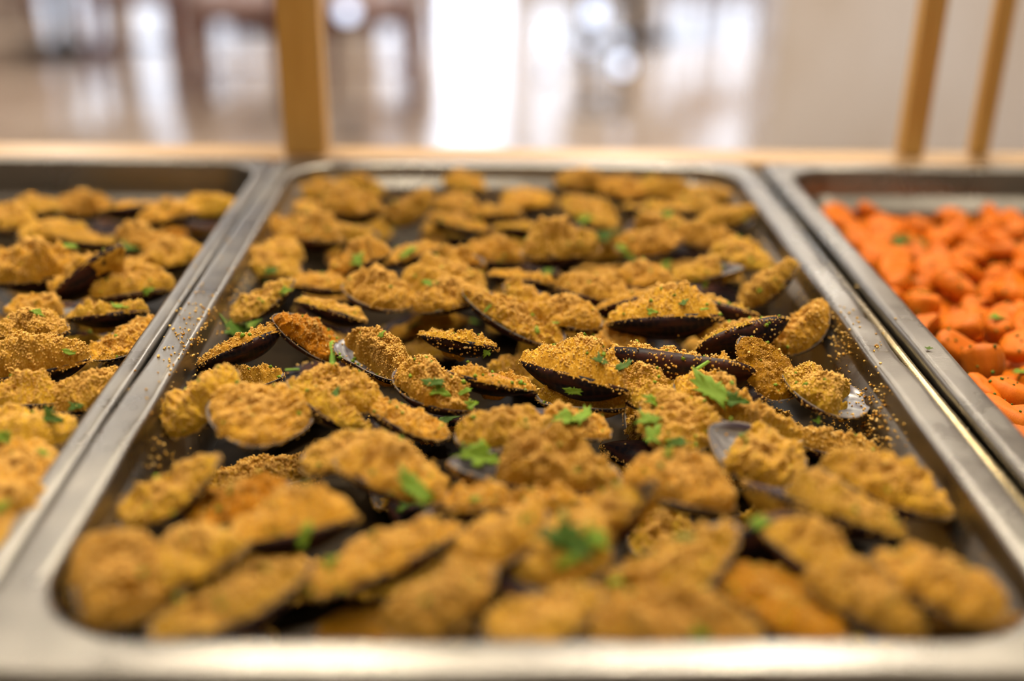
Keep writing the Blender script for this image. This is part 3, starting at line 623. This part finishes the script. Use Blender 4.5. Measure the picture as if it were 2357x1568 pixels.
# a lower layer, seen only through the gaps
k = 0
for (x0, x1, nx, y0, y1, ny, grp, lab) in ((-128, 130, 5, 32, 500, 12, 'buried mussels under the central heap', 'shaded mussel buried under upper ones in the %s area of the central pan'),
                                          (-300, -196, 2, 190, 500, 8, 'buried mussels under the left heap', 'shaded mussel buried under upper ones in the %s area of the left pan')):
    for i in range(nx):
        for j in range(ny):
            x = x0+(x1-x0)*(i+.5)/nx + random.uniform(-8, 8); y = y0+(y1-y0)*(j+.5)/ny + random.uniform(-8, 8); a = random.uniform(0, 6.28)
            zc = -36+random.uniform(-3, 2); d = Vector((math.cos(a), math.sin(a)*.8, random.uniform(-.15, .15)))*.029; c = Vector((x*MM, y*MM, RIM+zc*MM))
            xl = (x1+x0)/2*MM; c.x = min(max(c.x, x0*MM+abs(d.x)-.014), x1*MM-abs(d.x)+.014); c.y = max(c.y, .016+abs(d.y)+.012)
            mussel(c-d, c+d, random.uniform(-12, 12)+(180 if (i*3+j) % 5 in (0, 2) else 0), 1.05, random.choice(['full', 'flat', 'side', 'smooth', 'flat']), lab % (['near', 'middle', 'far'][min(2, j*3//ny)] + ((' left', ' central', ' right')[min(2, i*3//nx)] if nx > 2 else '')), grp); k += 1
# dark sheet added over the pan floors, shade for the gaps between mussels
for (x0, x1, nm) in ((-140, 140, 'dark sheet added as shade under the mussels in the central pan'), (-461.5, -181.5, 'dark sheet added as shade under the mussels in the left pan')):
    p = rrect(x0, x1, 22, 508, 22); v = np.c_[p, np.full(len(p), -46.0)]; v2 = np.c_[p, np.full(len(p), -60.0)]; n = len(p); v = np.r_[v, v2]*MM; v[:, 2] += RIM
    o = link('juice', mesh_np('juice', v, [tuple(range(n)), tuple(range(2*n-1, n-1, -1))]+[(i, n+i, n+(i+1) % n, (i+1) % n) for i in range(n)], M['broth'], smooth=False)); tag(o, nm, 'juice', kind='stuff')

# ------------------------------------------------------------------ carrots
def carrot_mesh(kind, seed):
    # a thick slice: round, half-round or oval with softened, slightly rippled edge
    nr, ns = 9, 36; V = []; F = []
    rings = [(0.0, 1.0), (.55, 1.03), (.84, .92), (.96, .66), (1.0, .25), (1.0, -.25), (.95, -.66), (.82, -.92), (.5, -1.0), (0, -1.0)]
    sx, sy, h = {'round': (1, .95, .42), 'oval': (1.35, .85, .40), 'half': (1.15, .72, .46), 'nub': (.85, .72, .62)}[kind]
    for (rr, z) in rings[1:-1]:
        for k in range(ns):
            a = 2*math.pi*k/ns; x = math.cos(a)*rr; y = math.sin(a)*rr
            if kind == 'half': y = max(y, -.35)
            rip = 1+.025*math.cos(12*a)*rr
            V.append((x*sx*rip, y*sy*rip, z*h))
    V = [(0, 0, 1.0*h)] + V + [(0, 0, -1.0*h)]; m_ = len(rings)-2
    F = [(0, 1+k, 1+(k+1) % ns) for k in range(ns)]
    for i in range(m_-1):
        for k in range(ns): a = 1+i*ns; F.append((a+k, a+ns+k, a+ns+(k+1) % ns, a+(k+1) % ns))
    e = 1+(m_-1)*ns; F += [(e+k, len(V)-1, e+(k+1) % ns) for k in range(ns)]
    V = np.array(V); V += (noise(V*1.6+seed*3.3)*.09)[:, None]*V; V[:, 2] += .05*noise(V*3+seed)
    return mesh_np('carrot', V, F, M['carrot'])
CM = [carrot_mesh(k, s) for s, k in enumerate(['round', 'oval', 'half', 'nub', 'round', 'oval', 'nub'])]
def carrot(p, s, rot, label, group='cooked carrot pieces in the right pan'):
    i = cnt[0]; cnt[0] += 1
    o = link('carrot_piece', CM[i % len(CM)]); o.location = p; o.rotation_euler = rot; o.scale = (s, s, s); tag(o, label, 'carrot', group); return o
CZ = RIM - 30*MM
NEAR = [(2322,962,.0125,'sharpest carrot piece nearest the pan rim at lower right'), (2258,902,.0112,'small carrot round touching the pan wall above the sharpest piece'), (2262,836,.0135,'long rippled carrot oval dotted with herbs, right of the rim'),
 (2328,905,.0115,'carrot piece right of the small round one at right edge'), (2206,752,.0125,'round carrot slice with herb flecks on its face'), (2298,756,.0105,'carrot piece right of the herb-flecked round slice'), (2350,798,.0105,'carrot piece cut by the right picture edge'),
 (2208,806,.0100,'carrot slice lying below the herb-flecked round slice'), (2132,758,.0105,'carrot piece touching the pan wall left of the round slice'), (2126,708,.0115,'reddish carrot lump close to the wall, above the wall piece'), (2200,660,.0140,'large dark orange carrot lump at mid pan'),
 (2060,618,.0120,'carrot piece at the wall below the paler rounds'), (2116,532,.0125,'orange carrot round beside the green herbs at far end'), (2345,990,.0120,'carrot piece cut by right edge below the sharpest one')]
used = []
for (px, py, s, lab) in NEAR:
    p = at(px, py, CZ+.004); used.append((p.x, p.y)); carrot(p, s, (random.uniform(-.5, .5), random.uniform(-.5, .5), random.uniform(0, 6)), lab)
GL = 'orange carrot piece crowded in the %s of the right pan'
for lay, (zz, stp) in enumerate(((-33, .0195), (-45, .021))):
    y = .036
    row = 0
    while y < .505:
        x = .205 + (row % 2)*stp*.5
        while x < .475:
            jx, jy = x+random.uniform(-.004, .004), y+random.uniform(-.004, .004)
            dd = Vector((x, y, RIM+zz*MM))-CAM; vis = 1178+F_PX*dd.dot(cr)/dd.dot(fw) < 2430 and y > .1
            if vis and jx > .206 and (lay == 1 or all((jx-u[0])**2+(jy-u[1])**2 > .0150**2 for u in used)):
                carrot(Vector((jx, jy, RIM+(zz+random.uniform(-3, 6))*MM)), random.uniform(.0098, .0135), (random.uniform(-.7, .7), random.uniform(-.7, .7), random.uniform(0, 6)), GL % ('nearest third' if jy < .27 else 'middle third' if jy < .39 else 'farthest third'), 'crowded carrot pieces in the right pan')
            x += stp
        y += stp*.9; row += 1
bpy.context.view_layer.update()
# what lies wholly out of sight is left out
dg = bpy.context.evaluated_depsgraph_get(); seen = set()
for py in range(370, 1568, 6):
    for px in range(0, 2357, 6):
        r_ = sc.ray_cast(dg, CAM, ray(px, py), distance=3.0)
        if r_[0]: ob = r_[4].original; seen.add((ob.parent or ob).name)
for o in [o for o in C.objects if o.parent is None and o.get('category') in ('mussel', 'carrot') and o.name not in seen]:
    for c_ in list(o.children): bpy.data.objects.remove(c_)
    print('unseen', o['label']); bpy.data.objects.remove(o)
bpy.context.view_layer.update()

# ------------------------------------------------------------------ parsley and loose crumbs come to rest on what is really there
dg = bpy.context.evaluated_depsgraph_get()
def hit(o, d):
    ok, loc, nrm, idx, ob, mx = sc.ray_cast(dg, o, d, distance=3.0)
    return (loc, nrm, ob) if ok else None
def leaf_piece(seed, lobes=3):
    r_ = random.Random(seed); n = 11; P = []
    for k in range(n*2):
        a = math.pi*k/n; rr = (1.0 if k % 2 else .66)*(1+.35*math.cos(lobes*a+r_.random()*1.5))*r_.uniform(.75, 1.1); P.append((rr*math.cos(a)*1.15, rr*math.sin(a)*.72))
    m_ = [[(x*f, y*f, .28*abs(y*f)+.22*math.sin(2.3*x*f+seed)) for (x, y) in P] for f in (1, .55)]
    V = m_[0]+m_[1]+[(0, 0, .0)]; N_ = len(P); F = [(k, (k+1) % N_, N_+(k+1) % N_, N_+k) for k in range(N_)]+[(N_+k, N_+(k+1) % N_, 2*N_) for k in range(N_)]
    b_ = len(V); V = V+[(x*.98, y*.98, z-.07) for (x, y, z) in V]; F2 = [tuple(b_+i for i in f[::-1]) for f in F]+[(k, b_+k, b_+(k+1) % N_, (k+1) % N_) for k in range(N_)]
    return V, F+F2
LM = {}
for mk in ('leaf', 'leaf_dark'):
    LM[mk] = []
    for s in range(7): V, F = leaf_piece(s, 2+s % 3); LM[mk].append(mesh_np('parsley', V, F, M[mk]))
bm = bmesh.new(); rod(bm, (-1, 0, .2), (1, 0, .25), .26, .20, 8); bmesh.ops.bevel(bm, geom=bm.edges[:], offset=.05, segments=1, affect='EDGES'); sm_ = bpy.data.meshes.new('stem'); bm.to_mesh(sm_); bm.free(); sm_.materials.append(M['stem'])
PARS = [  # pixel, length in pixels, kind, turn, where it lies
 (1642,905,92,'leaf',-35,'large curled parsley leaf on the heaped mussel right of middle'), (1692,925,50,'leaf_dark',0,'dark parsley tail beside the large curled leaf'), (1300,972,62,'leaf',20,'left one of two broad parsley leaves below the middle'), (1342,966,60,'leaf',80,'right one of two broad parsley leaves below the middle'),
 (1308,1245,118,'leaf_dark',-30,'largest blurred parsley leaf at centre front'), (1368,1240,70,'leaf',-50,'pale blurred leaflet right of the largest parsley leaf'), (1300,1296,46,'leaf',40,'leaflet below the largest blurred parsley leaf'), (958,1130,84,'leaf',-35,'blurred parsley strip over the black gap, centre left'), (940,1172,60,'leaf_dark',10,'dark parsley leaf under the blurred strip'),
 (1098,1056,92,'leaf',5,'green leaf lying inside the pearly shell tip'), (768,822,66,'stem',95,'thick pale curled parsley stalk beside the violet cup shell'), (535,762,74,'leaf_dark',35,'parsley leaf at the left wall behind the slanted mussel'), (570,745,50,'leaf',40,'small parsley tip right of the leaf at the left wall'),
 (1262,627,36,'leaf',80,'single upright parsley leaf near small black shell'), (952,757,38,'leaf',10,'parsley piece right of the round mound in cup shell'), (882,774,22,'leaf',85,'tiny parsley triangle on the round mound'), (674,858,32,'stem',0,'pale green stalk piece above the long open mussel'), (1506,932,56,'leaf',15,'uppermost of the chopped parsley cluster'),
 (1492,968,50,'leaf',0,'middle leaf of the chopped parsley cluster'), (1500,1004,56,'leaf',60,'lower leaf of the chopped parsley cluster'), (1552,1022,48,'leaf_dark',0,'right lower leaf of the chopped parsley cluster'), (1000,884,42,'leaf_dark',10,'dark parsley on the sharp crumb mound'), (1010,902,50,'leaf',-20,'lighter parsley below the dark one on the sharp mound'),
 (1120,812,28,'leaf',60,'parsley sprig between orange meat shells'), (1436,846,38,'leaf_dark',50,'dark green leaf under the big black shell'), (1382,832,34,'leaf_dark',-30,'dark parsley left of the dark green leaf'), (822,600,38,'leaf',60,'parsley on the mussel with the grey rim arc'), (938,586,36,'leaf',60,'parsley on the brown pointed mussel'),
 (622,626,34,'leaf_dark',10,'dark parsley above the left wall mussel'), (614,645,20,'leaf_dark',0,'dark speck of parsley on the left wall mussel'), (1390,548,54,'leaf_dark',30,'dark blurred parsley right of the large oval mussel'), (1438,575,34,'leaf',-10,'small parsley below the blurred dark parsley'), (1452,590,30,'leaf',-40,'thin parsley strip above the pale heaped mussel'),
 (1532,616,32,'leaf',50,'parsley at the right end of the pale heaped mussel'), (1622,652,24,'leaf',90,'parsley below the bare grey shell end'), (1126,712,24,'stem',40,'small light stalk on the long diagonal mussel'), (1232,763,22,'leaf',80,'parsley fleck at lower end of the diagonal mussel'), (1277,748,18,'stem',0,'tiny stalk under the oval clod'),
 (1620,716,20,'stem',10,'pale stalk near tip of the long mound'), (1617,844,36,'stem',35,'light green stalk right of the big black shell'), (1574,700,24,'leaf_dark',40,'dark parsley piece on the long mound'), (700,1236,48,'leaf',80,'blurred parsley at the end of the pale lumpy mussel'), (1322,902,34,'leaf',5,'parsley on the low crumbs in the middle'),
 (760,1300,38,'leaf',60,'blurred parsley on the long smooth orange mussel'), (1094,1154,24,'leaf',30,'blurred parsley on the thin flat mussel'), (1092,745,20,'leaf',0,'parsley beside the orange meat shell'), (775,906,28,'leaf_dark',80,'parsley in the long open mussel'), (1886,970,26,'leaf',0,'parsley under the largest bright mussel at right wall'),
 (1068,905,26,'leaf',40,'parsley bit right of the sharp mound'), (1030,968,44,'leaf_dark',50,'dark parsley at the tip of the narrow smooth mussel'), (1082,935,34,'leaf',40,'parsley below the open glossy shell'), (1585,1245,34,'leaf_dark',20,'blurred parsley on the dimpled mussel'), (1418,1345,34,'leaf',60,'blurred pale green bit at centre front'), (1610,1462,44,'leaf',0,'very blurred pale green bit near the near rim'),
 (1745,1205,46,'leaf',0,'blurred parsley over the dark shell at right front'), (1672,1092,30,'leaf_dark',0,'dark parsley under the wide grey-topped mussel'), (1536,1046,28,'leaf',70,'small parsley hanging below the chopped cluster'), (1500,722,24,'leaf',10,'parsley speck near the middle of the long mound'), (655,672,26,'leaf',30,'parsley at the edge of the low orange-brown band'), (990,655,32,'leaf',0,'pale parsley on the bright crumb heap'),
 (1130,912,20,'leaf',0,'parsley speck right of the parsley bit'), (1345,505,34,'leaf',0,'blurred parsley on the broad pale far heap'), (1530,497,30,'leaf',0,'blurred parsley in the open dark-ended shell'), (1570,1240,26,'leaf',0,'blurred green fleck left of the dark shell'),
 (118,964,50,'leaf_dark',-10,'left pan: parsley leaf on the pale crumb carpet'), (12,1010,40,'leaf',-30,'left pan: parsley at left edge on the crumb carpet'), (102,1050,28,'leaf',0,'left pan: blurred parsley below the crumb carpet leaf'), (175,938,30,'leaf_dark',20,'left pan: dark parsley beside its right wall'), (300,570,46,'leaf_dark',0,'left pan: dark parsley right of the raised pearly tip'), (160,570,26,'leaf',0,'left pan: blurred parsley on the thin flat mussel'),
 (278,710,30,'leaf',20,'left pan: parsley on the brown mussel in curved shell'), (340,672,24,'leaf',40,'left pan: parsley on the long crumbed mussel'), (84,724,26,'leaf',0,'left pan: parsley above the speckled crumb heap'), (160,814,24,'leaf',0,'left pan: parsley on the large yellow heap'), (8,1168,34,'leaf',60,'left pan: bright blurred parsley low at left edge'),
 (2136,806,16,'leaf_dark',-20,'single parsley fleck lying on the carrot pan rim'), (1985,700,0,'leaf',0,''),
 (2130,570,66,'leaf_dark',0,'dark herb heap among carrots near far end'), (2075,560,46,'leaf_dark',20,'smaller dark herb patch left of the herb heap'), (2290,735,30,'leaf',0,'parsley between two carrot pieces at mid right'), (2350,860,30,'leaf',40,'parsley on carrots at the right edge')]
for i, (px, py, ln, mk, turn, lab) in enumerate(PARS):
    if not lab: continue
    h = hit(CAM, ray(px, py))
    if not h: continue
    loc, nrm, ob = h; dist = (loc-CAM).length; s = ln/F_PX*dist*.5
    Z = (nrm*.55 + Vector((0, -.25, .75))).normalized(); a = R(turn); X = (cr*math.cos(a)+cu*math.sin(a)); X = (X-Z*X.dot(Z)).normalized(); Y = Z.cross(X)
    me = sm_ if mk == 'stem' else LM[mk][i % 7]; s2 = s*(.92 if mk == 'stem' else 1.12)
    o = link('parsley_stalk' if mk == 'stem' else 'parsley_leaf', me); p = loc + Z*(.0012 if ln < 60 else .002)
    o.matrix_world = Matrix(((X.x*s2, Y.x*s2, Z.x*s2*.8, p.x), (X.y*s2, Y.y*s2, Z.y*s2*.8, p.y), (X.z*s2, Y.z*s2, Z.z*s2*.8, p.z), (0, 0, 0, 1)))
    tag(o, lab, 'parsley', 'chopped parsley pieces')
pts = []; dpts = []; fp = []; cp = []
down = Vector((0, 0, -1))
def drop(x, y):
    return hit(Vector((x, y, RIM+.12)), down)
for k in range(5200):            # all over the mussels
    x, y = random.uniform(-.146, .146), random.uniform(.016, .514); h = drop(x, y)
    if h and h[2].name[0] in 'csfm' and h[0].z < RIM-.002: pts.append(h[0]+h[1]*.0002)
for k in range(1500):
    x, y = random.uniform(-.31, -.175), random.uniform(.12, .514); h = drop(x, y)
    if h and h[0].z < RIM-.002: pts.append(h[0])
def spray(px, py, sx, sy, n):
    for k in range(n):
        h = hit(CAM, ray(random.gauss(px, sx), random.gauss(py, sy)))
        if h: pts.append(h[0]+h[1]*.0003)
spray(440, 770, 22, 40, 80); spray(470, 740, 25, 22, 45); spray(385, 830, 20, 25, 30); spray(520, 600, 25, 50, 10); spray(1940, 790, 20, 40, 90); spray(2010, 930, 22, 45, 90); spray(1965, 1000, 50, 22, 170); spray(1990, 770, 60, 60, 8)
spray(2020, 800, 8, 5, 12); spray(460, 655, 10, 25, 14); spray(1880, 720, 14, 20, 50); spray(545, 670, 14, 18, 24); spray(390, 1060, 30, 22, 18); spray(350, 905, 30, 40, 8); spray(1560, 830, 90, 22, 130); spray(1750, 770, 60, 25, 70); spray(1050, 800, 50, 16, 60); spray(870, 860, 50, 16, 60)
for k in range(1300):             # green flecks over the mussels
    x, y = random.uniform(-.140, .140), random.uniform(.03, .505); h = drop(x, y)
    if h and h[0].z > RIM-.026: fp.append(h[0]+h[1]*.0003)
for k in range(150):
    x, y = random.uniform(-.30, -.18), random.uniform(.12, .505); h = drop(x, y)
    if h and h[0].z > RIM-.026: fp.append(h[0]+h[1]*.0003)
for k in range(1500):            # herb flecks over the carrots
    x, y = random.uniform(.19, .40), random.uniform(.12, .505); h = drop(x, y)
    if h and h[0].z > RIM-.05: cp.append(h[0]+h[1]*.0003)
def stuff(name, P, size, m_, lab, cat, flat=1.0):
    g, f = grains(np.array([tuple(p) for p in P]), size, .5)
    tag(link(name, mesh_np(name, g, f, m_)), lab, cat, kind='stuff')
stuff('bread_crumbs', pts, .00050, M['grain'], 'loose toasted bread crumbs scattered on shells and pan rims', 'crumbs')
stuff('parsley_flecks', fp, .0009, M['leaf'], 'tiny green parsley flecks sprinkled over the breaded mussels', 'herbs')
stuff('herb_flecks', cp, .00085, M['leaf_dark'], 'dark green herb flecks sprinkled over the carrots', 'herbs')
